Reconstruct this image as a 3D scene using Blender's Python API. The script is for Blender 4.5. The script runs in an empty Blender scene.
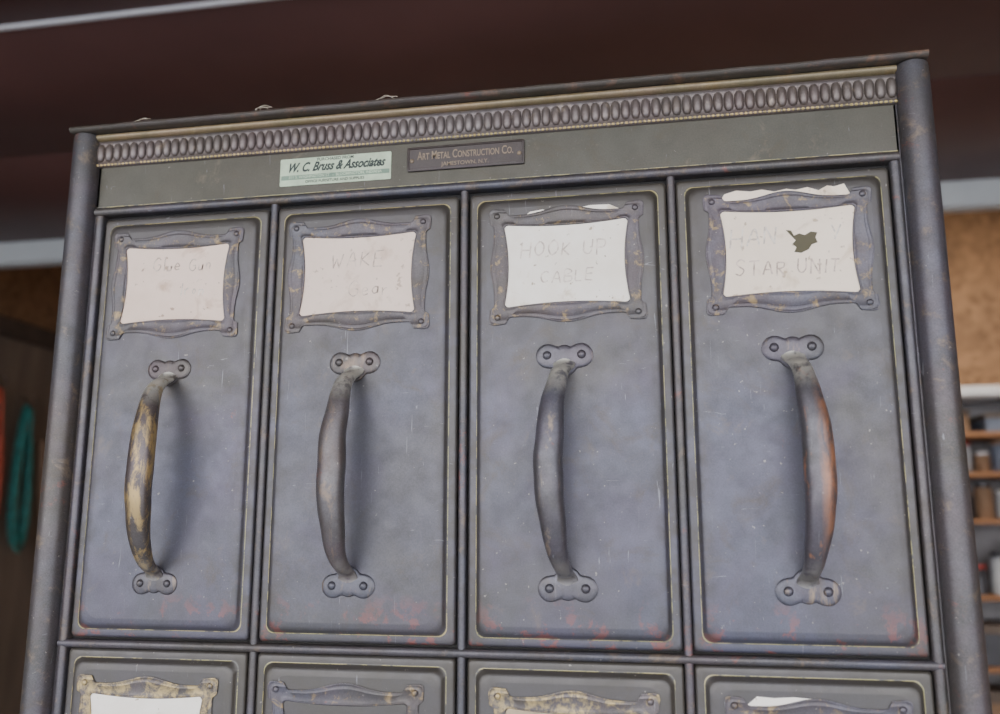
import bpy, math, random
from mathutils import Vector, Matrix, noise
random.seed(7)
SC=bpy.context.scene
COL=SC.collection
MM=0.001
FLOOR=-1.24
# ---------------------------------------------------------------- geometry helpers
def cat(P,m):
    out=[]
    Q=[P[0]]+list(P)+[P[-1]]
    for i in range(1,len(Q)-2):
        for k in range(m):
            t=k/m; a,b,c,d=Q[i-1],Q[i],Q[i+1],Q[i+2]
            out.append(tuple(0.5*((2*b[j])+(-a[j]+c[j])*t+(2*a[j]-5*b[j]+4*c[j]-d[j])*t*t+(-a[j]+3*b[j]-3*c[j]+d[j])*t**3) for j in range(len(b))))
    out.append(tuple(P[-1])); return out
# single-stroke hand lettering, unit cell ~ 0.6 wide x 1 high (lower-case half height)
STR={'A':[[(0,0),(.3,1),(.6,0)],[(.12,.38),(.5,.38)]],'B':[[(0,0),(0,1),(.35,.95),(.42,.75),(.02,.52),(.48,.4),(.45,.08),(0,0)]],
'C':[[(.55,.85),(.3,1),(.03,.7),(.02,.3),(.25,0),(.55,.12)]],'E':[[(.5,1),(0,1)],[(0,1),(0,0)],[(0,0),(.52,0)],[(0,.52),(.42,.52)]],
'G':[[(.55,.85),(.3,1),(.03,.7),(.03,.25),(.3,0),(.56,.15),(.56,.45),(.32,.45)]],'H':[[(0,1),(0,0)],[(.5,1),(.5,0)],[(0,.5),(.5,.52)]],
'K':[[(0,1),(0,0)],[(.48,.98),(.04,.45)],[(.04,.45),(.5,0)]],'L':[[(0,1),(0,0)],[(0,0),(.45,0)]],'N':[[(0,0),(0,1)],[(0,1),(.5,.02)],[(.5,.02),(.5,1)]],'O':[[(.3,1),(.03,.7),(.05,.25),(.3,0),(.56,.3),(.55,.75),(.3,1)]],
'P':[[(0,0),(0,1)],[(0,1),(.4,.95),(.46,.7),(.36,.5),(.02,.48)]],'R':[[(0,0),(0,1)],[(0,1),(.42,.92),(.42,.62),(.03,.5)],[(.1,.5),(.5,0)]],'S':[[(.5,.88),(.25,1),(.04,.78),(.25,.54),(.5,.3),(.3,.02),(0,.12)]],
'T':[[(0,1),(.6,1)],[(.3,1),(.28,0)]],'U':[[(0,1),(.02,.25),(.25,0),(.5,.25),(.5,1)]],'W':[[(0,1),(.15,0)],[(.15,0),(.34,.7)],[(.34,.7),(.52,0)],[(.52,0),(.7,1)]],'Y':[[(0,1),(.26,.5)],[(.55,1),(.2,0)]],
'I':[[(.12,1),(.12,0)]],'a':[[(.36,.45),(.15,.5),(.02,.22),(.15,0),(.36,.2),(.36,.5),(.38,0)]],'e':[[(.03,.26),(.36,.3),(.2,.52),(.03,.26),(.15,0),(.38,.08)]],
'r':[[(0,.5),(.02,0)],[(.02,.3),(.2,.5),(.32,.44)]],'o':[[(.18,.5),(.02,.25),(.18,0),(.36,.25),(.18,.5)]],'n':[[(0,.5),(.02,0)],[(.02,.32),(.2,.5),(.34,.35),(.35,0)]],
'l':[[(.05,1),(.06,0)]],'u':[[(0,.5),(.02,.12),(.18,0),(.34,.15),(.34,.5),(.36,0)]]}
class G:
    def __init__(s): s.v=[];s.f=[];s.m=[];s.s=[]
    def add(s,vs,fs,mi=0,sm=True):
        b=len(s.v); s.v+= [tuple(p) for p in vs]
        for f in fs: s.f.append([b+i for i in f]); s.m.append(mi); s.s.append(sm)
    def box(s,x0,x1,y0,y1,z0,z1,mi=0,bev=0.0):
        if bev<=0:
            vs=[(x,y,z) for z in (z0,z1) for y in (y0,y1) for x in (x0,x1)]
            s.add(vs,[(0,2,3,1),(4,5,7,6),(0,1,5,4),(2,6,7,3),(0,4,6,2),(1,3,7,5)],mi,False); return
        b=bev; L=[]
        for k,(z,i) in enumerate(((z0,b),(z0+b,0),(z1-b,0),(z1,b))):
            a,c,d,e=x0+i,x1-i,y0+i,y1-i
            L.append([(a+b,d,z),(c-b,d,z),(c,d+b,z),(c,e-b,z),(c-b,e,z),(a+b,e,z),(a,e-b,z),(a,d+b,z)])
        s.loops(L,mi,True,True)
    def loops(s,L,mi=0,cap0=False,cap1=False,sm=True,closed=True,mis=None,flip=False):
        n=len(L[0]); vs=[p for l in L for p in l]; b=len(s.v); s.v+=[tuple(p) for p in vs]
        for k in range(len(L)-1):
            mm=mis[k] if mis else mi
            for i in range(n if closed else n-1):
                j=(i+1)%n
                f=[b+k*n+i,b+k*n+j,b+(k+1)*n+j,b+(k+1)*n+i]
                if flip: f=f[::-1]
                s.f.append(f); s.m.append(mm); s.s.append(sm)
        if cap0:
            f=[b+i for i in range(n)][::-1]
            s.f.append(f if not flip else f[::-1]); s.m.append(mis[0] if mis else mi); s.s.append(sm)
        if cap1:
            f=[b+(len(L)-1)*n+i for i in range(n)]
            s.f.append(f if not flip else f[::-1]); s.m.append(mis[-1] if mis else mi); s.s.append(sm)
    def dome(s,c,r,h,axis=Vector((0,-1,0)),mi=0,n=14,m=5,slot=False):
        a=axis.normalized(); u=a.orthogonal().normalized(); w=a.cross(u)
        L=[]
        for k in range(m+1):
            t=k/m*math.pi/2; rr=r*math.cos(t)*1.0; hh=h*math.sin(t)
            if k==m: rr=r*0.02
            L.append([Vector(c)+a*hh+(u*math.cos(2*math.pi*i/n)+w*math.sin(2*math.pi*i/n))*rr for i in range(n)])
        s.loops(L,mi,False,True)
    def ellipsoid(s,c,rx,ry,rz,mi=0,n=12,m=8,p=1.0):
        L=[]
        for k in range(m+1):
            t=-math.pi/2+math.pi*k/m; cr=max(math.cos(t),0.02)**p
            L.append([(c[0]+rx*cr*math.cos(2*math.pi*i/n),c[1]+ry*cr*math.sin(2*math.pi*i/n),c[2]+rz*math.sin(t)) for i in range(n)])
        s.loops(L,mi,True,True)
    def tube(s,P,r,n=10,mi=0,cap=True):
        P=[Vector(p) for p in P]; N=len(P)
        T=[(P[min(i+1,N-1)]-P[max(i-1,0)]).normalized() for i in range(N)]
        u=T[0].orthogonal().normalized(); L=[]
        for i in range(N):
            u=(u-T[i]*u.dot(T[i])).normalized(); w=T[i].cross(u)
            rr=r[i] if isinstance(r,(list,tuple)) else r
            L.append([P[i]+(u*math.cos(2*math.pi*k/n)+w*math.sin(2*math.pi*k/n))*rr for k in range(n)])
        s.loops(L,mi,cap,cap)
    def lathe(s,c,prof,n=24,mi=0):
        L=[[(c[0]+r*math.cos(2*math.pi*i/n),c[1]+r*math.sin(2*math.pi*i/n),c[2]+z) for i in range(n)] for r,z in prof]
        s.loops(L,mi,True,True)
    def text(s,body,size,cx,cz,y,mi=0,off=0.0,caps=False,shear=0.0,sx=1.0,rot=0.0,space=1.0):
        cu=bpy.data.curves.new("lettering",'FONT'); cu.body=body; cu.size=size; cu.offset=off*size
        cu.align_x='CENTER'; cu.align_y='CENTER'; cu.shear=shear; cu.resolution_u=4; cu.space_character=space
        if caps:
            cu.small_caps_scale=0.78
            for i in range(len(body)): cu.body_format[i].use_small_caps=True
        ob=bpy.data.objects.new("lettering",cu); COL.objects.link(ob)
        dg=bpy.context.evaluated_depsgraph_get(); dg.update()
        me=bpy.data.meshes.new_from_object(ob.evaluated_get(dg))
        c,sn=math.cos(rot),math.sin(rot)
        vs=[(cx+(v.co.x*sx*c-v.co.y*sn),y,cz+(v.co.x*sx*sn+v.co.y*c)) for v in me.vertices]
        s.add(vs,[tuple(p.vertices) for p in me.polygons],mi,False)
        bpy.data.objects.remove(ob); bpy.data.curves.remove(cu); bpy.data.meshes.remove(me)
    def hand(s,body,size,x0,z0,y,mi=0,sx=1.0,pen=0.00036,seed=1,slant=0.1,gap=0.30):
        """handwritten single-stroke lettering starting at x0, baseline z0"""
        rd=random.Random(seed); x=x0; q=0
        for ch in body:
            if ch==' ': x+=size*0.55*sx; continue
            jz=rd.uniform(-0.09,0.09)*size; js=rd.uniform(0.85,1.14); wid=0
            for st in STR[ch]:
                P=[(px*js*sx+rd.uniform(-.03,.03)+pz*slant,pz*js+rd.uniform(-.03,.03)) for px,pz in st]
                S=cat(P,5) if len(P)>2 else [(P[0][0]+(P[1][0]-P[0][0])*k/6,P[0][1]+(P[1][1]-P[0][1])*k/6) for k in range(7)]
                S=[(x+a*size,z0+jz+b*size) for a,b in S]; wid=max(wid,max(p[0] for p in st)*sx)
                vs=[];fs=[]
                for i,(a,b) in enumerate(S):
                    a0,b0=S[max(i-1,0)];a1,b1=S[min(i+1,len(S)-1)]; dx,dz=a1-a0,b1-b0; l=math.hypot(dx,dz) or 1
                    pr=pen*(0.6+0.5*noise.noise(Vector((a*700,b*700,seed)))+0.3)
                    vs+=[(a-dz/l*pr,y-q,b+dx/l*pr),(a+dz/l*pr,y-q,b-dx/l*pr)]
                    if i: fs.append((2*i-2,2*i-1,2*i+1,2*i))
                s.add(vs,fs,mi,False); q+=1.5e-6
            x+=(wid*js+gap)*size
    def mesh(s,name,mats,angle=40):
        me=bpy.data.meshes.new(name); me.from_pydata(s.v,[],s.f); me.update()
        for m in mats: me.materials.append(m)
        for p,mi,sm in zip(me.polygons,s.m,s.s): p.material_index=mi; p.use_smooth=sm
        try: me.set_sharp_from_angle(angle=math.radians(angle))
        except Exception: pass
        return me
def obj(name,data,loc=(0,0,0),parent=None,**kw):
    o=bpy.data.objects.new(name,data); COL.objects.link(o); o.location=loc
    if parent is not None: o.parent=parent
    for k,v in kw.items(): o[k]=v
    return o
def rrect(w,h,r,n=8,cx=0,cz=0):
    P=[]
    for (sx,sz,a0) in ((1,-1,-90),(1,1,0),(-1,1,90),(-1,-1,180)):
        for k in range(n):
            a=math.radians(a0+90*k/(n-1))
            P.append((cx+sx*(w/2-r)+r*math.cos(a),cz+sz*(h/2-r)+r*math.sin(a)))
    return P
# ---------------------------------------------------------------- materials
def mat(name):
    m=bpy.data.materials.new(name); m.use_nodes=True; nt=m.node_tree; nt.nodes.clear()
    out=nt.nodes.new("ShaderNodeOutputMaterial"); b=nt.nodes.new("ShaderNodeBsdfPrincipled")
    nt.links.new(b.outputs[0],out.inputs[0]); return m,nt,b
def N(nt,t,**kw):
    n=nt.nodes.new(t)
    for k,v in kw.items():
        if k in n.inputs: n.inputs[k].default_value=v
        else: setattr(n,k,v)
    return n
def coords(nt,scale=(1,1,1),rand=True):
    tc=N(nt,"ShaderNodeTexCoord"); mp=N(nt,"ShaderNodeMapping"); mp.inputs["Scale"].default_value=scale
    if rand:
        oi=N(nt,"ShaderNodeObjectInfo"); va=N(nt,"ShaderNodeVectorMath",operation='SCALE'); va.inputs[0].default_value=(7.1,3.3,5.7)
        nt.links.new(oi.outputs["Random"],va.inputs["Scale"])
        ad=N(nt,"ShaderNodeVectorMath",operation='ADD')
        nt.links.new(tc.outputs["Object"],ad.inputs[0]); nt.links.new(va.outputs[0],ad.inputs[1]); nt.links.new(ad.outputs[0],mp.inputs[0])
    else: nt.links.new(tc.outputs["Object"],mp.inputs[0])
    return mp.outputs[0]
def ntex(nt,vec,scale,detail=4,rough=0.55,dist=0.0):
    n=N(nt,"ShaderNodeTexNoise"); n.inputs["Scale"].default_value=scale; n.inputs["Detail"].default_value=detail
    n.inputs["Roughness"].default_value=rough; n.inputs["Distortion"].default_value=dist; nt.links.new(vec,n.inputs["Vector"]); return n.outputs["Fac"]
def ramp(nt,fac,stops):
    r=N(nt,"ShaderNodeValToRGB"); e=r.color_ramp.elements
    while len(e)<len(stops): e.new(0.5)
    for i,(p,c) in enumerate(stops):
        e[i].position=p; e[i].color=(c,c,c,1) if isinstance(c,(int,float)) else (*c,1)
    nt.links.new(fac,r.inputs[0]); return r.outputs[0]
def mix(nt,fac,a,b,mode='MIX'):
    m=N(nt,"ShaderNodeMix"); m.data_type='RGBA'; m.blend_type=mode
    for k,x in ((0,fac),(6,a),(7,b)):
        if hasattr(x,"links"): nt.links.new(x,m.inputs[k])
        elif isinstance(x,(int,float)): m.inputs[k].default_value=x
        else: m.inputs[k].default_value=(*x,1)
    return m.outputs[2]
def math_(nt,op,a,b=None):
    m=N(nt,"ShaderNodeMath",operation=op)
    for k,x in ((0,a),(1,b)):
        if x is None: continue
        if hasattr(x,"links"): nt.links.new(x,m.inputs[k])
        else: m.inputs[k].default_value=x
    return m.outputs[0]
def lin(nt,v,a,b):
    m=N(nt,"ShaderNodeMapRange"); nt.links.new(v,m.inputs[0]); m.inputs[1].default_value=a; m.inputs[2].default_value=b; m.clamp=True
    return m.outputs[0]
def objxyz(nt):
    tc=N(nt,"ShaderNodeTexCoord"); sp=N(nt,"ShaderNodeSeparateXYZ"); nt.links.new(tc.outputs["Object"],sp.inputs[0]); return sp.outputs
def bump(nt,b,h,strength=0.2,dist=0.001):
    n=N(nt,"ShaderNodeBump"); n.inputs["Strength"].default_value=strength; n.inputs["Distance"].default_value=dist
    nt.links.new(h,n.inputs["Height"]); nt.links.new(n.outputs[0],b.inputs["Normal"])
def worn(name,c1,c2,c3=None,wear=(0.20,0.13,0.06),wlo=0.66,whi=0.74,wscale=45,stretch=(1,1,1),metal=0.35,rough=0.36,rust=(0.22,0.07,0.045),rlo=0.66,fine=0.35,scr=True,spec=0.6,low=False,gr=0.18,bs=0.12,pv=(1.35,1.12,1.55),edge=None):
    m,nt,b=mat(name); v=coords(nt); vs=coords(nt,stretch)
    big=ntex(nt,v,8,5,0.55,0.4); col=ramp(nt,big,[(0.32,c1),(0.62,c2)])
    med=ntex(nt,v,70,6,0.7); col=mix(nt,ramp(nt,med,[(0.38,0.0),(0.66,fine)]),col,c3 or tuple(x*0.55 for x in c1))
    pur=ntex(nt,v,12,6,0.65,1.0); col=mix(nt,ramp(nt,pur,[(0.44,0.0),(0.68,0.55)]),col,(c1[0]*pv[0],c1[1]*pv[1],c1[2]*pv[2]))
    brn=ntex(nt,vs,32,7,0.75,0.8); col=mix(nt,ramp(nt,brn,[(0.54,0.0),(0.72,0.6)]),col,(c1[0]*1.02,c1[1]*0.84,c1[2]*0.60))
    grain=ntex(nt,v,1100,2,0.6); col=mix(nt,gr,col,mix(nt,1.0,col,ramp(nt,grain,[(0.3,0.35),(0.7,1.75)]),'MULTIPLY'))
    w=ntex(nt,vs,wscale,7,0.72,0.4); wm=ramp(nt,w,[(wlo,0.0),(whi,1.0)])
    if edge:
        X=objxyz(nt); em=lin(nt,X["X"],edge[0],edge[1]); wn=ramp(nt,w,[(0.40,0.0),(0.55,0.9)])
        wm=math_(nt,'MAXIMUM',wm,math_(nt,'MULTIPLY',em,wn))
    col=mix(nt,wm,col,wear)
    r=ntex(nt,v,26,8,0.75,0.3); rm=ramp(nt,r,[(rlo,0.0),(rlo+0.06,0.7)]); col=mix(nt,rm,col,rust)
    if low=='drawer':
        X=objxyz(nt)
        zm=lin(nt,X["Z"],0.034,0.006)
        r2=ntex(nt,v,60,6,0.7,0.2); rr2=ramp(nt,r2,[(0.555,0.0),(0.60,0.85)])
        col=mix(nt,math_(nt,'MULTIPLY',zm,rr2),col,(0.21,0.07,0.055))
        top_shade=math_(nt,'MULTIPLY',lin(nt,X["Z"],0.14,0.28),0.7); col=mix(nt,top_shade,col,(c1[0]*0.90,c1[1]*0.85,c1[2]*0.68))  # shade under the overhead door painted in: darker, warmer towards the drawer top
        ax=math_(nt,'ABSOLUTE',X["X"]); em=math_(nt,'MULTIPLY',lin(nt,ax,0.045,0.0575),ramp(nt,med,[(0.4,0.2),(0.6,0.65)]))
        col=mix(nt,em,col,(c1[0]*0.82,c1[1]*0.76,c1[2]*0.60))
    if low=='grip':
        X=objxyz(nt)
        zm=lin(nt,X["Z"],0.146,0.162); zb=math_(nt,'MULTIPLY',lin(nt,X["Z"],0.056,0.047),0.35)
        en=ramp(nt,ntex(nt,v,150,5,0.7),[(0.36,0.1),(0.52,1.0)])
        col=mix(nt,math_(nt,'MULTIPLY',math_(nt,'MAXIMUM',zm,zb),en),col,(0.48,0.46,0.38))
    if scr:
        sv=coords(nt,(420,60,22)); s=ntex(nt,sv,1.0,3,0.6,1.5); sm_=ramp(nt,s,[(0.70,0.0),(0.74,0.5)])
        col=mix(nt,sm_,col,(0.27,0.27,0.28))
        sv2=coords(nt,(40,60,300)); s2=ntex(nt,sv2,1.0,3,0.6,2.0); sm2=ramp(nt,s2,[(0.71,0.0),(0.75,0.45)])
        col=mix(nt,sm2,col,(0.26,0.26,0.26))
        ch=ntex(nt,v,330,3,0.6); col=mix(nt,ramp(nt,ch,[(0.70,0.0),(0.74,0.6)]),col,(0.32,0.29,0.24))
    nt.links.new(col,b.inputs["Base Color"]); b.inputs["Metallic"].default_value=metal
    rr=ramp(nt,med,[(0.25,max(0.05,rough-0.06)),(0.8,rough+0.16)]); nt.links.new(rr,b.inputs["Roughness"])
    b.inputs["Specular IOR Level"].default_value=spec
    bump(nt,b,mix(nt,0.35,med,grain),bs,0.0006)
    return m
M_paint=worn("worn_grey_green_enamel",(0.070,0.064,0.054),(0.072,0.073,0.096),c3=(0.047,0.042,0.036),wear=(0.13,0.10,0.075),wlo=0.60,whi=0.82,rlo=0.68,low='drawer',pv=(1.22,1.12,1.90))
M_frame=worn("worn_dark_frame_enamel",(0.068,0.060,0.046),(0.070,0.070,0.083),c3=(0.042,0.035,0.025),wear=(0.17,0.125,0.08),wlo=0.56,whi=0.72,wscale=70,rlo=0.61,fine=0.5,metal=0.35,rough=0.38,gr=0.3,bs=0.2)
M_head=worn("olive_header_enamel",(0.058,0.052,0.031),(0.063,0.059,0.040),c3=(0.038,0.034,0.021),wear=(0.13,0.105,0.065),wlo=0.60,whi=0.76,rlo=0.68,pv=(1.15,1.08,1.25))
M_railb=worn("brass_olive_rail",(0.20,0.155,0.068),(0.15,0.12,0.062),c3=(0.07,0.055,0.035),wear=(0.26,0.20,0.10),wlo=0.55,whi=0.7,scr=False)
M_bead=worn("brown_bronze_bead",(0.115,0.093,0.074),(0.150,0.128,0.114),wear=(0.24,0.19,0.14),wlo=0.58,whi=0.70,wscale=100,metal=0.45,rough=0.36,scr=False,gr=0.1,pv=(1.3,1.15,1.4))
M_gold=worn("dulled_gold_line",(0.50,0.39,0.14),(0.38,0.30,0.12),wear=(0.14,0.12,0.07),wlo=0.54,whi=0.62,wscale=130,metal=0.2,scr=False,gr=0.1)
M_pin=worn("faded_yellow_pinstripe",(0.34,0.30,0.11),(0.27,0.25,0.11),wear=(0.08,0.075,0.058),wlo=0.49,whi=0.56,wscale=80,metal=0.0,scr=False,gr=0.1)
HW=dict(c3=(0.055,0.044,0.034),wear=(0.27,0.19,0.09),wlo=0.55,whi=0.66,wscale=140,metal=0.4,rough=0.38,fine=0.6,rlo=0.64,gr=0.25)
M_hold=worn("tarnished_bracket",(0.074,0.065,0.052),(0.080,0.079,0.092),**HW)
HW2=dict(HW); HW2.update(wear=(0.40,0.30,0.13),wlo=0.46,whi=0.60)
M_holdb=worn("brassy_bracket",(0.09,0.078,0.06),(0.11,0.10,0.09),**HW2)
M_cap=worn("rusty_cap_edge",(0.070,0.062,0.044),(0.098,0.084,0.064),wear=(0.19,0.11,0.07),wlo=0.54,whi=0.64,wscale=60,rlo=0.60,scr=False)
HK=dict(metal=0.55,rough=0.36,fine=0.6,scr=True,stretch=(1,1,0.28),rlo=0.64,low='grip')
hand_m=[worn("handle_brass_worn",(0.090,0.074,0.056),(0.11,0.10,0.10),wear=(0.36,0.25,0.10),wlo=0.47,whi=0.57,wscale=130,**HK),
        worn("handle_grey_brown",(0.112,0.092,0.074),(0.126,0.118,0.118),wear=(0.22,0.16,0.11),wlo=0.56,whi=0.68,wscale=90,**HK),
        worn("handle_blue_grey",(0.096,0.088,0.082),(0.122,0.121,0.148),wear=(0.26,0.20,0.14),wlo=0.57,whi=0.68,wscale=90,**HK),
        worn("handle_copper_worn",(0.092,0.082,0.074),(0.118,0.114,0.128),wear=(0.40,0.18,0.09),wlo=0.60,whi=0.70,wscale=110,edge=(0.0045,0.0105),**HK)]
HM=dict(HK); HM['low']=False
mount_m=[worn("mount_brown",(0.092,0.078,0.062),(0.10,0.095,0.098),wear=(0.20,0.145,0.10),wlo=0.56,whi=0.68,wscale=110,**HM),
         worn("mount_blue_grey",(0.083,0.077,0.070),(0.10,0.10,0.12),wear=(0.24,0.18,0.12),wlo=0.57,whi=0.68,wscale=110,**HM)]
def dark(name,c,rough=0.8):
    m,nt,b=mat(name); v=coords(nt); n=ntex(nt,v,30,4)
    nt.links.new(mix(nt,n,c,tuple(x*0.6 for x in c)),b.inputs["Base Color"]); b.inputs["Roughness"].default_value=rough; return m
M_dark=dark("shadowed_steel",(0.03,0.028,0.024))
M_hole=dark("olive_steel_seen_through_tear",(0.11,0.095,0.05))
def paper(name,base,stain,amt=0.5):
    m,nt,b=mat(name); v=coords(nt)
    n=ntex(nt,v,30,5,0.6); col=ramp(nt,n,[(0.38,base),(0.72,tuple(b_*(1-0.4*amt)+s_*0.4*amt for b_,s_ in zip(base,stain)))])
    s=ntex(nt,v,50,4,0.6,0.5); col=mix(nt,ramp(nt,s,[(0.57,0.0),(0.69,amt)]),col,stain)
    s2=ntex(nt,v,230,2,0.5); col=mix(nt,ramp(nt,s2,[(0.68,0.0),(0.73,min(1,amt*1.1))]),col,tuple(x*0.65 for x in stain))
    nt.links.new(col,b.inputs["Base Color"]); b.inputs["Roughness"].default_value=0.75; bump(nt,b,n,0.15,0.002); return m
card_m=[paper("pink_cream_card",(0.82,0.63,0.49),(0.46,0.29,0.18),0.65),paper("beige_card",(0.82,0.65,0.51),(0.50,0.34,0.23),0.5),
        paper("white_stained_card",(0.93,0.86,0.73),(0.48,0.34,0.15),0.7),paper("cream_torn_card",(0.90,0.76,0.58),(0.54,0.37,0.21),0.55),
        paper("tan_old_card",(0.46,0.36,0.22),(0.25,0.18,0.11),0.5)]
def pencil(name,c,c2):
    m,nt,b=mat(name); v=coords(nt); n=ntex(nt,v,190,3,0.6)
    nt.links.new(ramp(nt,n,[(0.40,c),(0.60,c2)]),b.inputs["Base Color"]); b.inputs["Roughness"].default_value=0.8; return m
M_pencil=pencil("faint_pencil",(0.40,0.30,0.23),(0.72,0.57,0.45)); M_pencil2=pencil("pencil",(0.52,0.42,0.33),(0.82,0.72,0.59))
def plain(name,c,rough=0.6,metal=0.0,var=0.25,scale=12,stretch=(1,1,1)):
    m,nt,b=mat(name); v=coords(nt,stretch); n=ntex(nt,v,scale,5)
    nt.links.new(ramp(nt,n,[(0.3,tuple(x*(1-var) for x in c)),(0.7,tuple(min(1,x*(1+var)) for x in c))]),b.inputs["Base Color"])
    b.inputs["Roughness"].default_value=rough; b.inputs["Metallic"].default_value=metal; return m
M_stick=plain("pale_green_sticker",(0.43,0.52,0.34),0.45,0,0.18,90)
M_stick_b=plain("sticker_green_band",(0.15,0.23,0.15),0.45,0,0.15,90)
M_ink=plain("dark_green_ink",(0.022,0.032,0.026),0.6)
M_plate=worn("dark_bronze_plate",(0.042,0.031,0.024),(0.056,0.044,0.036),wear=(0.12,0.085,0.055),metal=0.3,scr=False,rlo=0.75)
M_platetext=plain("rubbed_brass_letters",(0.22,0.165,0.105),0.5,0.4)
M_straw=plain("dry_straw",(0.50,0.44,0.32),0.8)
# ---------------------------------------------------------------- CABINET
cab=obj("filing_cabinet",None,(0,0,FLOOR),None,label="worn grey-green steel filing cabinet with bow handles and beaded top molding",category="filing cabinet")
cab.location=(0.26,0.2,FLOOR)
INV=Vector((-0.26,-0.2,-FLOOR))
def part(name,g,mats,angle=40,parent=cab,loc=None,**kw):
    return obj(name,g.mesh(name,mats,angle),INV if loc is None else loc,parent,**kw)
W=0.13; H=0.2835
ROWS=4
ZB=-(ROWS)*H+0.0
TOP=0.3436
g=G()
g.box(-0.021,0.541,0.0105,0.42,ZB-0.10,TOP-0.0005,0,0.001)
part("body",g,[M_frame])
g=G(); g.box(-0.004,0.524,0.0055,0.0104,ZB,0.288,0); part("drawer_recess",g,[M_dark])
g=G(); g.box(-0.004,0.524,0.001,0.0105,ZB-0.10,ZB-0.003,0,0.001); part("plinth",g,[M_frame])
for px in (-0.0130,0.5335):
    g=G(); n=28
    prof=[(0.0085,ZB-0.10),(0.0098,ZB-0.098)]+[(0.0098,ZB+(TOP-0.003-ZB)*k/30) for k in range(1,31)]+[(0.0094,TOP-0.0005)]
    g.lathe((px,0.0,0),prof,n,0)
    s=1 if px<0 else -1
    g.box(min(px+s*0.0085,px+s*0.0115),max(px+s*0.0085,px+s*0.0115),0.0005,0.0105,ZB-0.1,TOP-0.002,0)
    part("corner_post",g,[M_frame])
def halfround(g,x0,x1,z,r,yc,n=10,vert=False,z0=0,z1=0,mi=0):
    A=[]
    for k in range(n+1):
        a=math.pi*k/n
        A.append((math.cos(a)*r,-math.sin(a)*r*0.8+yc))
    A=[(r,0.0104)]+A+[(-r,0.0104)]
    if vert: L=[[(x0+p,q,zz) for p,q in A] for zz in (z0,z1)]; g.loops(L,mi,True,True)
    else: L=[[(xx,q,z-p) for p,q in A] for xx in (x0,x1)]; g.loops(L,mi,True,True)
for r in range(ROWS+1):
    g=G(); halfround(g,-0.0022,0.5222,0.0,0.0025,0.0004)
    part("frame_rail",g,[M_frame],loc=INV+Vector((0,0,-r*H)))
g=G(); halfround(g,-0.0022,0.5222,0.2868,0.0028,-0.0006)
g.box(-0.0022,0.5222,0.0,0.0006,0.2903,0.2908,1)
part("frame_rail",g,[M_frame,M_pin])
for i in range(5):
    g=G(); halfround(g,i*W+(0.0005 if i==0 else 0),0,0,0.0025 if 0<i<4 else 0.0031,0.0012,vert=True,z0=ZB,z1=0.284)
    if i in (0,4):
        e=-0.0050 if i==0 else 0.0050
        g.box(i*W+e-0.0003,i*W+e+0.0003,0.0,0.0085,ZB,0.284,1)
    part("divider_rod",g,[M_frame,M_pin])
g=G(); g.box(-0.0035,0.5235,0.0005,0.0104,0.2895,0.3425,0,0.0004)
L=[]
for xx in (-0.0045,0.5245):
    L.append([(xx,0.0,0.3385),(xx,-0.0026,0.3390),(xx,-0.0040,0.3400),(xx,-0.0046,0.3415),(xx,-0.0042,0.3430),(xx,-0.0030,0.3436),(xx,0.004,0.3436)])
g.loops(L,1,True,True,flip=False)
part("header_panel",g,[M_head,M_railb])
g=G()
L=[]
for xx in (-0.0045,0.5245):
    L.append([(xx,0.002,0.3197),(xx,-0.0012,0.3200),(xx,-0.0020,0.3212),(xx,-0.0014,0.3225),(xx,-0.0014,0.325),(xx,-0.0014,0.3355),(xx,-0.0016,0.3370),(xx,-0.0024,0.3376),(xx,-0.0020,0.3384),(xx,0.002,0.3386)])
g.loops(L,0,True,True)
nb=84; pb=0.529/nb
for i in range(nb):
    cx=-0.0045+pb*(i+0.5)
    g.ellipsoid((cx,-0.0012,0.3299),0.0031,0.0029,0.0064,0,18,12,0.55)
nd=190; pd=0.529/nd
for i in range(nd):
    g.ellipsoid((-0.0045+pd*(i+0.5),-0.0018,0.3211),0.0012,0.0009,0.0009,1,6,4)
part("bead_molding",g,[M_bead,M_gold],60)
# top cap with rolled, overhanging front lip
g=G(); L=[]
prof=[(0.42,0.3438),(0.0,0.3438),(-0.0080,0.3434),(-0.0098,0.3436),(-0.0110,0.3444),(-0.0116,0.3456),(-0.0112,0.3468),(-0.0100,0.3475),(-0.0082,0.3477),(-0.0060,0.3470),(0.0,0.3466),(0.42,0.3466)]
K=90
for i in range(K+1):
    xx=-0.0210+0.5620*i/K; dz=0.0004*noise.noise(Vector((xx*25,0,3)))+0.00025*noise.noise(Vector((xx*150,2,3)))+0.0006*max(0,(i/K-0.9)/0.1)**2
    L.append([(xx,p+(0.0004*noise.noise(Vector((xx*40,5,0))) if p<-0.005 else 0),q+(dz if p<0.1 else 0)) for p,q in prof])
g.loops(L,0,True,True,flip=True)
part("top_cap",g,[M_cap])
# sticker
g=G(); cx,cz=0.1718,0.3058
P=rrect(0.0775,0.0192,0.0008,4,cx,cz)
g.loops([[(x,0.0004,z) for x,z in P],[(x,0.0001,z) for x,z in P]],0,False,True)
Pb=rrect(0.0755,0.0031,0.0003,3,cx,cz-0.0038); g.loops([[(x,0.0001,z) for x,z in Pb],[(x,0.00004,z) for x,z in Pb]],1,False,True)
g.text("PURCHASED FROM",0.0030,cx,cz+0.0078,-0.00002,2,off=0.016)
g.text("W. C. Bruss & Associates",0.0088,cx,cz+0.0028,-0.00002,2,shear=0.5,sx=0.74,off=0.034)
g.text("311 S. WASHINGTON ST.  -  BLOOMINGTON, INDIANA",0.0028,cx,cz-0.0037,-0.00002,0,sx=0.94,off=0.014)
g.text("OFFICE FURNITURE AND SUPPLIES",0.0027,cx,cz-0.0073,-0.00002,2,off=0.014)
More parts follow.
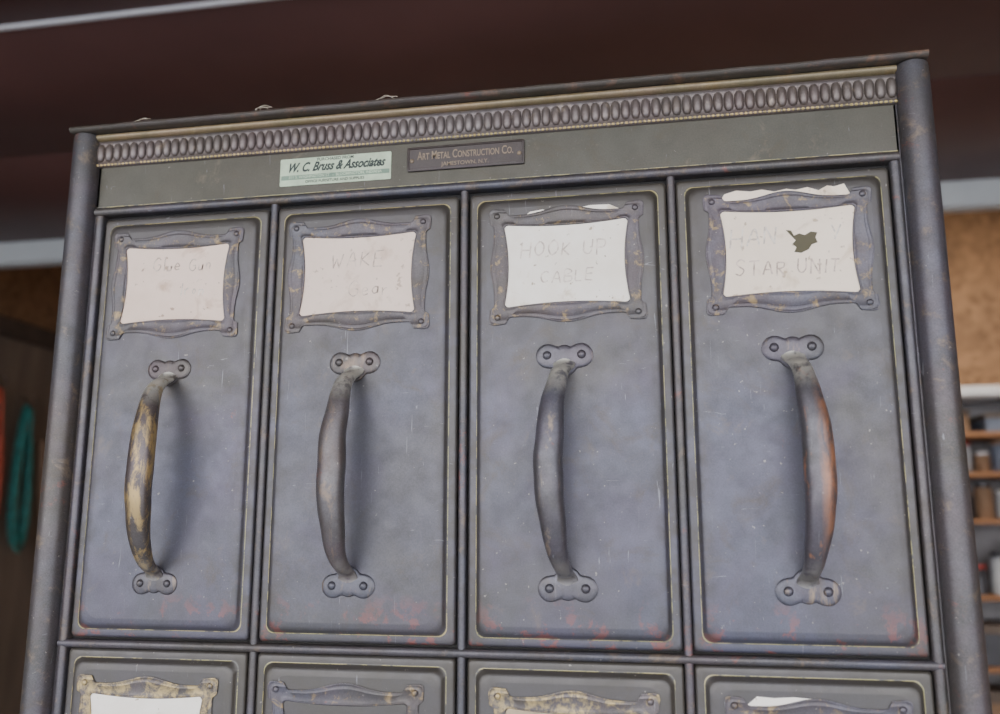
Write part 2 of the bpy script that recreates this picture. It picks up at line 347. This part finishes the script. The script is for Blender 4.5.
part("paper_sticker",g,[M_stick,M_stick_b,M_ink],label="pale green dealer sticker with dark lettering")
# nameplate
g=G(); cx,cz=0.2605,0.3080; w,h=0.0775,0.0165
L=[]
for ins,y in ((0,0.0004),(0,-0.0009),(0.0004,-0.0012),(0.0011,-0.0012),(0.0015,-0.0006),):
    L.append([(x,y,z) for x,z in rrect(w-2*ins,h-2*ins,0.0010,4,cx,cz)])
g.loops(L,0,False,True)
g.text("Art Metal Construction Co.",0.0080,cx,cz+0.0018,-0.00075,1,caps=True,sx=0.62,off=0.012)
g.text("JAMESTOWN, N.Y.",0.0038,cx,cz-0.0046,-0.00075,1,sx=1.0,off=0.008)
for s in (-1,1): g.dome((cx+s*0.0355,-0.0006,cz-0.001),0.0015,0.0009,mi=1)
part("nameplate",g,[M_plate,M_platetext],label="dark bronze maker's nameplate")
# ------------------------------ drawer front mesh
g=G()
DW,DH=0.1232,0.2768; cz0=0.1425
spec=[(0,0.0100,2.5),(0,0.0012,2.5),(0.3,0.0002,2.6),(1.0,-0.0006,3.0),(1.9,-0.0009,3.4),(4.4,-0.0008,4.5),(4.9,-0.0008,5.0),(5.4,-0.0010,5.4),(6.3,-0.0020,6.0),(7.0,-0.0031,6.6),(7.8,-0.0039,7.2),(9.4,-0.0043,8),(12,-0.0045,9)]
L=[];mis=[]
for k,(ins,y,r) in enumerate(spec):
    L.append([(x,y,z) for x,z in rrect(DW-2*ins*MM,DH-2*ins*MM,r*MM,9,0,cz0)])
for k in range(len(spec)-1): mis.append(1 if k==6 else 0)
g.loops(L,0,True,False,mis=mis)
g.add([p for p in L[-1]],[tuple(range(len(L[-1])))],0,True)
ME_drawer=g.mesh("drawer",[M_paint,M_pin],35)
# ------------------------------ label holder
def side(s,amp,ear,mid):
    a=abs(s)
    if a>ear: return 0.0
    t=a/ear
    e=min(1,(ear-a)/0.05); e=e*e*(3-2*e)
    return -amp*e*(1-mid*(0.5+0.5*math.cos(math.pi*min(1,t/0.80)))**1.5)
def holder_outline(hw,hh,n=50):
    P=[]
    for (dx,dz) in ((0,-1),(1,0),(0,1),(-1,0)):
        for k in range(n):
            s=-1+2*k/n
            if dx==0:
                o=side(s,4.2*MM,0.80,1.05); rc=max(0,abs(s)-0.94)/0.06; o-=1.2*MM*rc*rc
                o+=0.8*MM*max(0,(abs(s)-0.80)/0.20)
                x=s*hw*(-dz); z=dz*(hh+o)
            else:
                o=side(s,2.8*MM,0.76,0.9); rc=max(0,abs(s)-0.92)/0.08; o-=1.2*MM*rc*rc
                o+=0.8*MM*max(0,(abs(s)-0.76)/0.24)
                x=dx*(hw+o); z=s*hh*dx
            P.append((x,z))
    return P
def window_outline(hw,hh,n=50,bow=3.0*MM):
    P=[]
    for (dx,dz) in ((0,-1),(1,0),(0,1),(-1,0)):
        for k in range(n):
            s=-1+2*k/n; b=bow*(1-abs(s)**2.0)
            if dx==0:
                c=max(0,abs(s)-0.92)/0.08; P.append((s*(hw-0.9*MM*c*c)*(-dz),dz*(hh-b*0.8-1.6*MM*c*c)))
            else:
                c=max(0,abs(s)-0.88)/0.12; P.append((dx*(hw-b-0.9*MM*c*c),s*(hh-1.6*MM*c*c)*dx))
    return P
O=holder_outline(47.6*MM,36.8*MM); I=window_outline(38.6*MM,26.6*MM)
g=G(); L=[]
prof=[(0,0.0),(0,-0.42),(0.03,-0.58),(0.055,-0.58),(0.075,-0.38),(0.14,-0.36),(0.22,-0.36),(0.24,-0.48),(0.26,-0.48),(0.28,-0.37),(0.72,-0.38),(0.86,-0.40),(0.885,-0.62),(0.92,-0.70),(0.96,-0.66),(0.99,-0.4),(1.0,-0.15)]
for t,y in prof:
    L.append([(o[0]*(1-t)+i[0]*t,y*MM,o[1]*(1-t)+i[1]*t) for o,i in zip(O,I)])
g.loops(L,0)
for sx in (-1,1):
    for sz in (-1,1): g.dome((sx*42.8*MM,-0.35*MM,sz*32.6*MM),2.0*MM,1.2*MM,n=12)
ME_hold=g.mesh("label_holder",[M_hold],40)
ME_holdb=g.mesh("label_holder",[M_holdb],40)
# ------------------------------ handle mounts
def mount_mesh(up,q=1.0):
    cs=[(-10.3*MM,0,7.8*MM),(10.3*MM,0,7.8*MM),(0,0,6.8*MM),(0,-4.6*MM*up,8.4*MM)]
    n=96; R=[]
    for i in range(n):
        a=2*math.pi*i/n; d=(math.cos(a),math.sin(a)); best=0
        for cx,cz,r in cs:
            b=cx*d[0]+cz*d[1]; D=r*r-(cx*cx+cz*cz)+b*b
            if D>0: best=max(best,b+math.sqrt(D))
        R.append(best*q)
    for _ in range(4): R=[(R[i-1]+2*R[i]+R[(i+1)%n])/4 for i in range(n)]
    g=G(); L=[]
    for sc,y in ((1,0),(1,-0.5),(0.95,-1.0),(0.86,-1.3),(0.5,-1.6)):
        L.append([(R[i]*sc*math.cos(2*math.pi*i/n),y*MM,R[i]*sc*math.sin(2*math.pi*i/n)) for i in range(n)])
    g.loops(L,0,False,True)
    for s in (-1,1): g.dome((s*10.8*MM*q,-1.1*MM,0.3*MM),2.9*MM*q,2.2*MM,n=16,m=7)
    return g
def grip_mesh(name,skew,m):
    K=[(172,0.9,12.0,1.8),(168.8,1.5,13.4,2.4),(165.8,4.2,12.6,3.6),(163.2,10.0,11.2,5.6),(157.5,16.5,11.2,8.6),(146,21.8,13.2,11),(132,25.2,15.4,12.5),(117,27.0,16.6,13),(103,27.5,16.8,13),(88,26.8,16.2,13),(74,24.4,14.6,12),(62,20.4,12.6,10.5),(53,14.8,10.6,8.8),(48.0,8.6,9.8,6.3),(45.2,3.8,11.0,3.8),(42.2,1.5,12.4,2.4),(39,0.9,11.5,1.8)]
    S=cat(K,5); g=G(); L=[]; n=22
    for i,(z,o,w,t) in enumerate(S):
        p0=S[max(i-1,0)]; p1=S[min(i+1,len(S)-1)]
        T=Vector((0,-(p1[1]-p0[1]),p1[0]-p0[0])).normalized(); Nn=Vector((1,0,0)).cross(T).normalized()
        u=min(1,max(0,(166-z)/121.0)); sk=skew*(max(0,math.sin(math.pi*u))**0.7)
        dn=0.7*noise.noise(Vector((z*0.06,skew,1)))
        C=Vector((sk+dn,-o-4.2,z))
        ring=[]
        for k in range(n):
            a=2*math.pi*k/n; c,s_=math.cos(a),math.sin(a)
            wob=1+0.02*noise.noise(Vector((z*0.12,a*0.8,skew)))
            ex=math.copysign(abs(c)**0.95,c)*w/2*wob; ey=math.copysign(abs(s_)**0.95,s_)*t/2*wob
            ring.append((C+Vector((1,0,0))*ex+Nn*ey)*MM)
        L.append(ring)
    g.loops(L,0,True,True)
    return g.mesh(name,[m],60)
skews=[1.5,-3.0,-7.0,6.0]
qs=[0.86,0.92,0.96,0.96]
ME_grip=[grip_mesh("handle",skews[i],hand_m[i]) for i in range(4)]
ME_mt=[mount_mesh(1,qs[i]).mesh("handle_mount",[mount_m[0 if i in (0,1) else 1]],50) for i in range(4)]
ME_mb=[mount_mesh(-1,qs[i]).mesh("handle_mount",[mount_m[1]],50) for i in range(4)]
# ------------------------------ cards
def card_mesh(i,lines,top=None,hole=False):
    g=G(); w,h=39.5*MM,27.5*MM
    if top is None: top=[(w,h),(-w,h)]
    P=[(-w,-h),(w,-h)]+top
    g.add([(x,0,z) for x,z in P],[tuple(range(len(P)))],0,False)
    for k,(t,size,x,z,mi,sx,pen) in enumerate(lines):
        g.hand(t,size*MM,x*MM,z*MM,-0.05*MM,mi,sx=sx,pen=pen*MM,seed=i*7+k)
    if hole:
        P=[(-9.5,8.0),(-6.4,7.4),(-5.0,4.2),(-2.0,5.4),(1.0,4.2),(4.6,6.2),(8.2,5.4),(7.0,2.4),(8.0,-0.6),(4.6,-1.8),(2.8,-4.6),(-1.5,-6.6),(-5.4,-5.8),(-4.0,-3.0),(-6.2,-0.8),(-4.2,1.2),(-6.9,4.6)]
        g.add([((x+8.5)*MM,-0.1*MM,(z+5)*MM) for x,z in P],[tuple(range(len(P)))[::-1]],3,False)
    return g.mesh("label_card",[card_m[i],M_pencil,M_pencil2,M_hole])
tears3=[(39.5,30.0),(33,33.0),(27,36.0),(15,36.2),(9,35.2),(2,34.2),(-8,33.2),(-14,35.4),(-22,34.4),(-26,31.5),(-39.5,29)]
tears4=[(39.5,29),(36,34),(33.5,39.4),(28,38.0),(24,38.8),(19,36.2),(13,38.6),(6,37.4),(1,38.4),(-6,37.2),(-13,38.9),(-20,38.2),(-28,39.3),(-35,37.4),(-39.5,30)]
tears5=[(39.5,29),(24,30),(8,32),(-2,36.8),(-12,37.4),(-22,36.6),(-31,37.2),(-36,33),(-39.5,29)]
tc=lambda T:[(x*MM,z*MM) for x,z in T]
ME_card=[card_mesh(0,[("Glue Gun",8.5,-17,9,1,1.0,0.46),("Iron",8,4,-8,2,1.1,0.42)]),
 card_mesh(1,[("WAKE",10,-18,5,1,1.15,0.48),("Gear",9,-6,-14,1,1.1,0.42)]),
 card_mesh(2,[("HOOK UP",9.5,-28,5,2,1.1,0.50),("CABLE",8,-16,-12,2,1.2,0.46)],tc(tears3)),
 card_mesh(3,[("HAN",11,-33,4,2,1.1,0.58),("Y",10,24,5,2,1.0,0.48),("STAR UNIT",8.5,-31,-14,1,1.05,0.50)],tc(tears4),True)]
ME_card2=[card_mesh(k,[("BOLTS",8,-16,5,1,1.1,0.4)],tc(tears5) if q==3 else None) for q,k in enumerate((2,1,4,2))]
hx=[-1.0,-3.5,0.3,1.2]; mx=[-0.6,-3.5,-1.5,0.0]
for r in range(ROWS+1):
    for c in range(4):
        jx=[1.3,0.0,0.4,-0.6][c]*MM
        d=obj("drawer",ME_drawer,INV+Vector((W*c+0.065+jx,0,-r*H)),cab)
        if c==0: d.scale=(0.982,1,1)
        hz=0.2312 if r==0 else 0.2288
        h=obj("label_holder",ME_holdb if (r==1 and c in (0,2)) else ME_hold,(hx[c]*MM-jx,-0.0049,hz),d)
        h.rotation_euler=(0,[0.012,0.006,-0.004,0.008][c] if r==0 else random.uniform(-0.01,0.01),0)
        if not (r==1 and c==1):
            cd=obj("label_card",(ME_card if r==0 else ME_card2)[c],(hx[c]*MM-jx,-0.0047,hz),d)
        x=mx[c]*MM-jx
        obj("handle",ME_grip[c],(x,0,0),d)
        obj("handle_mount",ME_mt[c],(x,-0.0045,0.1735),d)
        obj("handle_mount",ME_mb[c],(x,-0.0045,0.0375),d)
# straw wisps on the cap edge
def wisp(pts,lab):
    g=G(); S=cat(pts,6); o=Vector(pts[0]); g.tube([Vector(p)-o for p in S],0.00016,6)
    obj("straw_wisp",g.mesh("straw_wisp",[M_straw]),o,None,label=lab,category="straw",group="straw bits on the cabinet top")
for (x,k) in ((0.030,1),(0.118,2),(0.205,3)):
    rd=random.Random(k)
    for q in range(2 if k!=2 else 3):
        pts=[(x+rd.uniform(-3,3)*MM,-0.0095,0.3479),(x+rd.uniform(-2,4)*MM,-0.0105,0.3484),(x+rd.uniform(3,8)*MM,-0.0115,0.3487+rd.uniform(-0.5,1.4)*MM),(x+rd.uniform(6,13)*MM,-0.0122,0.3478+rd.uniform(-1.5,1.0)*MM)]
        wisp(pts,"thin dry straw wisp caught on the cabinet top edge")
# ---------------------------------------------------------------- GARAGE SETTING
def osb(name,base=(0.36,0.24,0.12)):
    m,nt,b=mat(name); v=coords(nt,(1,1,1),False)
    vo=N(nt,"ShaderNodeTexVoronoi"); vo.inputs["Scale"].default_value=30; nt.links.new(v,vo.inputs["Vector"])
    n=ntex(nt,v,5,4); c1=ramp(nt,n,[(0.3,tuple(x*0.7 for x in base)),(0.7,base)])
    bw=N(nt,"ShaderNodeRGBToBW"); nt.links.new(vo.outputs["Color"],bw.inputs[0])
    col=mix(nt,0.45,c1,mix(nt,1.0,c1,ramp(nt,bw.outputs[0],[(0.1,0.5),(0.9,1.6)]),'MULTIPLY'))
    nt.links.new(col,b.inputs["Base Color"]); b.inputs["Roughness"].default_value=0.8; return m
M_osb=osb("oriented_strand_board",(0.32,0.18,0.09))
M_floor=plain("concrete_floor",(0.42,0.405,0.39),0.85,0,0.15,3)
M_brown=plain("maroon_brown_door_paint",(0.100,0.043,0.036),0.5,0,0.2,2)
M_grey=plain("grey_painted_steel",(0.55,0.58,0.56),0.5,0.0,0.08,5)
M_wallg=plain("weathered_grey_board",(0.16,0.122,0.09),0.8,0,0.3,3,(4,4,0.6))
M_beam=plain("dark_stained_beam",(0.07,0.048,0.034),0.8)
M_shelf=plain("pine_shelf",(0.34,0.165,0.075),0.7,0,0.25,4,(0.5,6,6))
M_white=plain("white_enamel",(0.85,0.85,0.83),0.4,0,0.05)
def struct(name,x0,x1,y0,y1,z0,z1,m,bev=0.0):
    g=G(); g.box(x0,x1,y0,y1,z0,z1,0,bev); return obj(name,g.mesh(name,[m]),(0,0,0),None,kind="structure")
RX0,RX1,RY1,CE=-2.6,3.2,3.5,1.65
struct("floor",-14,14,-16,RY1+0.1,FLOOR-0.1,FLOOR,M_floor)
struct("wall_left",RX0-0.1,RX0,-1.9,RY1,FLOOR,CE,M_wallg)
struct("wall_right",RX1,RX1+0.1,-1.9,RY1,FLOOR,CE,M_osb)
struct("wall_back",RX0-0.1,RX1+0.1,RY1,RY1+0.1,FLOOR,CE,M_osb)
struct("ceiling",RX0-0.1,RX1+0.1,-2.0,RY1+0.1,CE,CE+0.1,M_osb)
struct("wall_front",RX0-0.1,RX1+0.1,-2.0,-1.9,1.12,CE,M_brown)
struct("trim_1",RX0,RX0+0.02,0.5,RY1,1.0,CE,M_osb)
struct("trim_2",RX0,RX0+0.05,0.5,RY1,0.92,1.0,M_beam)
door=obj("overhead_door",None,(0.3,0.3,1.075),None,label="dark maroon-brown sectional garage door rolled open overhead",category="garage door")
dl=Vector((-0.3,-0.3,-1.075))
edges=[-1.85,-1.25,-0.70,-0.15,0.40,0.925,1.5,2.17]
for a,b in zip(edges[:-1],edges[1:]):
    g=G(); g.box(RX0+0.12,RX1-0.12,a+0.001,b-0.001,1.075,1.115,0,0.003)
    obj("door_panel",g.mesh("door_panel",[M_brown]),dl,door)
g=G(); g.box(RX0+0.12,RX1-0.12,0.906,0.921,1.069,1.0748,0,0.002)
obj("joint_strip",g.mesh("joint_strip",[M_white]),dl,door,label="pale metal joint strip")
g=G(); g.box(RX0+0.12,RX1-0.12,2.17,2.23,0.995,1.1,0,0.006)
obj("stiffener_bar",g.mesh("stiffener_bar",[M_grey]),dl,door,label="pale grey steel stiffener bar")
for tx in (RX0+0.06,RX1-0.1):
    g=G(); g.box(tx,tx+0.04,-1.88,2.25,1.06,1.12,0,0.003)
    obj("track",g.mesh("track",[M_beam]),dl,door)
    for ty in (-1.0,2.1):
        g=G(); g.box(tx+0.005,tx+0.035,ty,ty+0.03,1.118,CE,0,0.002)
        obj("hanger_strap",g.mesh("hanger_strap",[M_beam]),dl,door)
def coil(name,cy,cz,hw,hh,r,turns,m,label,cat_,x=RX0+0.06):
    g=G(); P=[]
    for i in range(turns*28+1):
        t=i/28; a=2*math.pi*t; k=int(t)
        j=0.022*noise.noise(Vector((t*0.9,1,hh)))+0.008*math.sin(k*2.3+1)
        q=noise.noise(Vector((t*2.3,4,hh)))*0.010
        P.append(Vector((0.02*math.sin(k*1.9+a*0.5),(hw+j)*math.sin(a)*(1-0.25*math.cos(a))+q,(hh+j)*math.cos(a)-abs(j)*2.2)))
    g.tube(P,r,8)
    g.tube([(0.0,-hw*0.9,hh*0.55),(0.03,0,hh*0.52),(0,hw*0.9,hh*0.55),(-0.025,0,hh*0.56),(0.0,-hw*0.9,hh*0.55)],r*0.7,6)
    o=obj(name,g.mesh(name,[m]),(x,cy,cz),None,label=label,category=cat_)
    h=G(); h.tube([(-(x-RX0),0,hh+0.03),(-0.02,0,hh+0.03),(0.02,0,hh-0.02),(0.035,0,hh+0.01),(0.035,0,hh+0.04)],0.006,8)
    obj("hook",h.mesh("hook",[M_beam]),(0,0,0),o)
M_red=plain("red_orange_rubber",(0.46,0.08,0.04),0.6,0,0.4,30); M_teal=plain("teal_hose",(0.02,0.17,0.145),0.55,0,0.5,30)
coil("extension_cord",2.905,0.37,0.040,0.31,0.0055,8,M_red,"red-orange extension cord coiled and hung on the wall","cord")
coil("garden_hose",3.105,0.31,0.036,0.31,0.006,7,M_teal,"teal hose coiled and hung on the wall","hose")
M_pole=plain("weathered_pole",(0.24,0.15,0.09),0.7,0,0.2,4)
for k,(yy,rr) in enumerate(((3.24,0.022),(3.34,0.026))):
    g=G(); P=[(RX0+0.28-0.24*t,yy,FLOOR+1.70*t) for t in [i/10 for i in range(11)]]
    o=Vector(P[0]); g.tube([Vector(p)-o for p in P],[rr*(1.0-0.2*i/10) for i in range(11)],12)
    obj("wooden_pole",g.mesh("wooden_pole",[M_pole]),o,None,label="weathered wooden tool pole leaning on the wall",category="pole",group="poles on the wall")
sx0,sx1,sy0,sy1=1.25,2.45,3.18,3.485
shelf=obj("storage_shelf",None,((sx0+sx1)/2,3.33,FLOOR),None,label="pine storage shelf against the particle board wall",category="shelf")
sl=Vector((-(sx0+sx1)/2,-3.33,-FLOOR))
zs=[-1.1,-0.75,-0.46,-0.20,0.085,0.265,0.42]
for z in zs:
    g=G(); g.box(sx0+0.021,sx1-0.021,sy0,sy1,z-0.018,z,0,0.002); obj("shelf_board",g.mesh("shelf_board",[M_shelf]),sl,shelf)
for x in (sx0,sx1-0.02):
    g=G(); g.box(x,x+0.02,sy0,sy1,FLOOR,0.56,0,0.002); obj("shelf_side",g.mesh("shelf_side",[M_wallg]),sl,shelf)
g=G(); g.box(sx0+0.02,sx1-0.02,sy1-0.006,sy1,FLOOR+0.02,0.56,0); obj("shelf_back",g.mesh("shelf_back",[plain("grey_hardboard",(0.24,0.23,0.23),0.6)]),sl,shelf)
g=G(); g.box(sx0-0.02,sx1+0.02,sy0-0.01,sy1,0.561,0.60,0,0.004); obj("shelf_top",g.mesh("shelf_top",[M_white]),sl,shelf,label="white shelf top board")
def jar(x,z,r,h,m,ml,lab,grp=None,y=3.26):
    o=obj("storage_jar",None,(x,y,z),None,label=lab,category="jar")
    if grp: o["group"]=grp
    g=G(); g.lathe((0,0,0.0005),[(r*0.9,0),(r,0.004),(r,h*0.75),(r*0.8,h*0.88)],18); obj("jar_body",g.mesh("jar_body",[m]),(0,0,0),o)
    g=G(); g.lathe((0,0,h*0.88+0.001),[(r*0.84,0),(r*0.86,0.003),(r*0.86,h*0.12),(r*0.8,h*0.125)],18); obj("jar_lid",g.mesh("jar_lid",[ml]),(0,0,0),o)
def bx(x,z,w,h,m,lab,y=3.30,d=0.18):
    g=G(); g.box(-w/2,w/2,-d/2,d/2,0.0005,h,0,0.003)
    g.box(-w/2-0.003,w/2+0.003,-d/2-0.003,d/2+0.003,h*0.8,h+0.003,1,0.002)
    obj("storage_box",g.mesh("storage_box",[m,M_wallg]),(x,y,z),None,label=lab,category="box")
M_glass=plain("cloudy_jar",(0.48,0.50,0.50),0.25); M_dk=plain("dark_tin",(0.04,0.04,0.045),0.35); M_rd=plain("red_tin",(0.45,0.055,0.04),0.4); M_cb=plain("cardboard",(0.26,0.16,0.09),0.8); M_bl=plain("blue_grey_tin",(0.14,0.17,0.22),0.4)
J1=[(1.47,.030,.095),(1.545,.034,.12),(1.62,.028,.08),(1.685,.033,.125),(1.76,.036,.10),(1.84,.030,.12)]
for i,(x,rr,hh) in enumerate(J1): jar(x,0.265,rr,hh,[M_dk,M_glass,M_cb,M_bl,M_dk,M_glass][i],[M_cb,M_rd,M_white,M_cb,M_white,M_cb][i],"small storage jar packed on a pine shelf","jars on the pine shelf")
J2=[(1.46,.034,.13),(1.54,.030,.10),(1.61,.034,.14),(1.69,.036,.11),(1.77,.032,.14),(1.85,.034,.12)]
for i,(x,rr,hh) in enumerate(J2): jar(x,0.085,rr,hh,[M_glass,M_dk,M_cb,M_glass,M_rd,M_dk][i],[M_white,M_cb,M_dk,M_white,M_dk,M_white][i],"storage jar standing on a pine shelf","jars on the pine shelf")
J3=[(1.56,.040,.11),(1.65,.042,.16),(1.745,.045,.20),(1.845,.042,.15)]
for i,(x,rr,hh) in enumerate(J3): jar(x,-0.20,rr,hh,[M_dk,M_glass,M_white,M_bl][i],[M_rd,M_dk,M_rd,M_white][i],["dark tin with a red lid on a pine shelf","cloudy jar with a dark lid on a pine shelf","white tin with a red lid on a pine shelf","blue-grey tin with a white lid on a pine shelf"][i])
bx(1.50,0.42,0.14,0.09,M_cb,"small cardboard box on a pine shelf")
bx(1.72,0.42,0.18,0.07,M_bl,"flat blue-grey tin box on a pine shelf")
bx(1.60,-0.46,0.26,0.15,M_dk,"dark box on a pine shelf")
bx(1.85,-0.46,0.18,0.19,M_white,"white box on a pine shelf")
bx(1.65,-0.75,0.30,0.20,M_cb,"large cardboard box on a pine shelf")
# ---------------------------------------------------------------- LIGHT
w=bpy.data.worlds.new("sky"); SC.world=w; w.use_nodes=True; nt=w.node_tree
bg=nt.nodes["Background"]; tc_=N(nt,"ShaderNodeTexCoord"); sp=N(nt,"ShaderNodeSeparateXYZ"); nt.links.new(tc_.outputs["Generated"],sp.inputs[0])
rc=ramp(nt,sp.outputs["Z"],[(0.0,(0.93,0.93,1.0)),(0.35,(0.78,0.83,1.0)),(1.0,(0.5,0.66,0.98))]); nt.links.new(rc,bg.inputs[0]); bg.inputs[1].default_value=5.1
sd=bpy.data.lights.new("sun",'SUN'); sd.energy=1.3; sd.angle=math.radians(70); sd.color=(1.0,0.94,0.85)
so=obj("sun",sd,(-2,-5,2)); so.rotation_euler=Vector((0.28,1.0,-0.20)).to_track_quat('-Z','Y').to_euler()
ld=bpy.data.lights.new("garage_fill",'AREA'); ld.shape='RECTANGLE'; ld.size=1.2; ld.size_y=0.15; ld.energy=20; ld.color=(1.0,0.88,0.74)  # added warm fill, out of view, brightens the back wall and shelves
lo=obj("garage_fill_light",ld,(1.3,2.75,1.5))
# ---------------------------------------------------------------- CAMERA
cd=bpy.data.cameras.new("camera"); cd.sensor_width=36; cd.lens=36*880/1000; cd.clip_start=0.01
cam=obj("camera",cd,(0.3798,-0.5226,0.0751)); cam.rotation_euler=(math.radians(100.636),math.radians(0.041),math.radians(10.473))
cd.dof.use_dof=True; cd.dof.focus_distance=0.550; cd.dof.aperture_fstop=6.0
SC.camera=cam
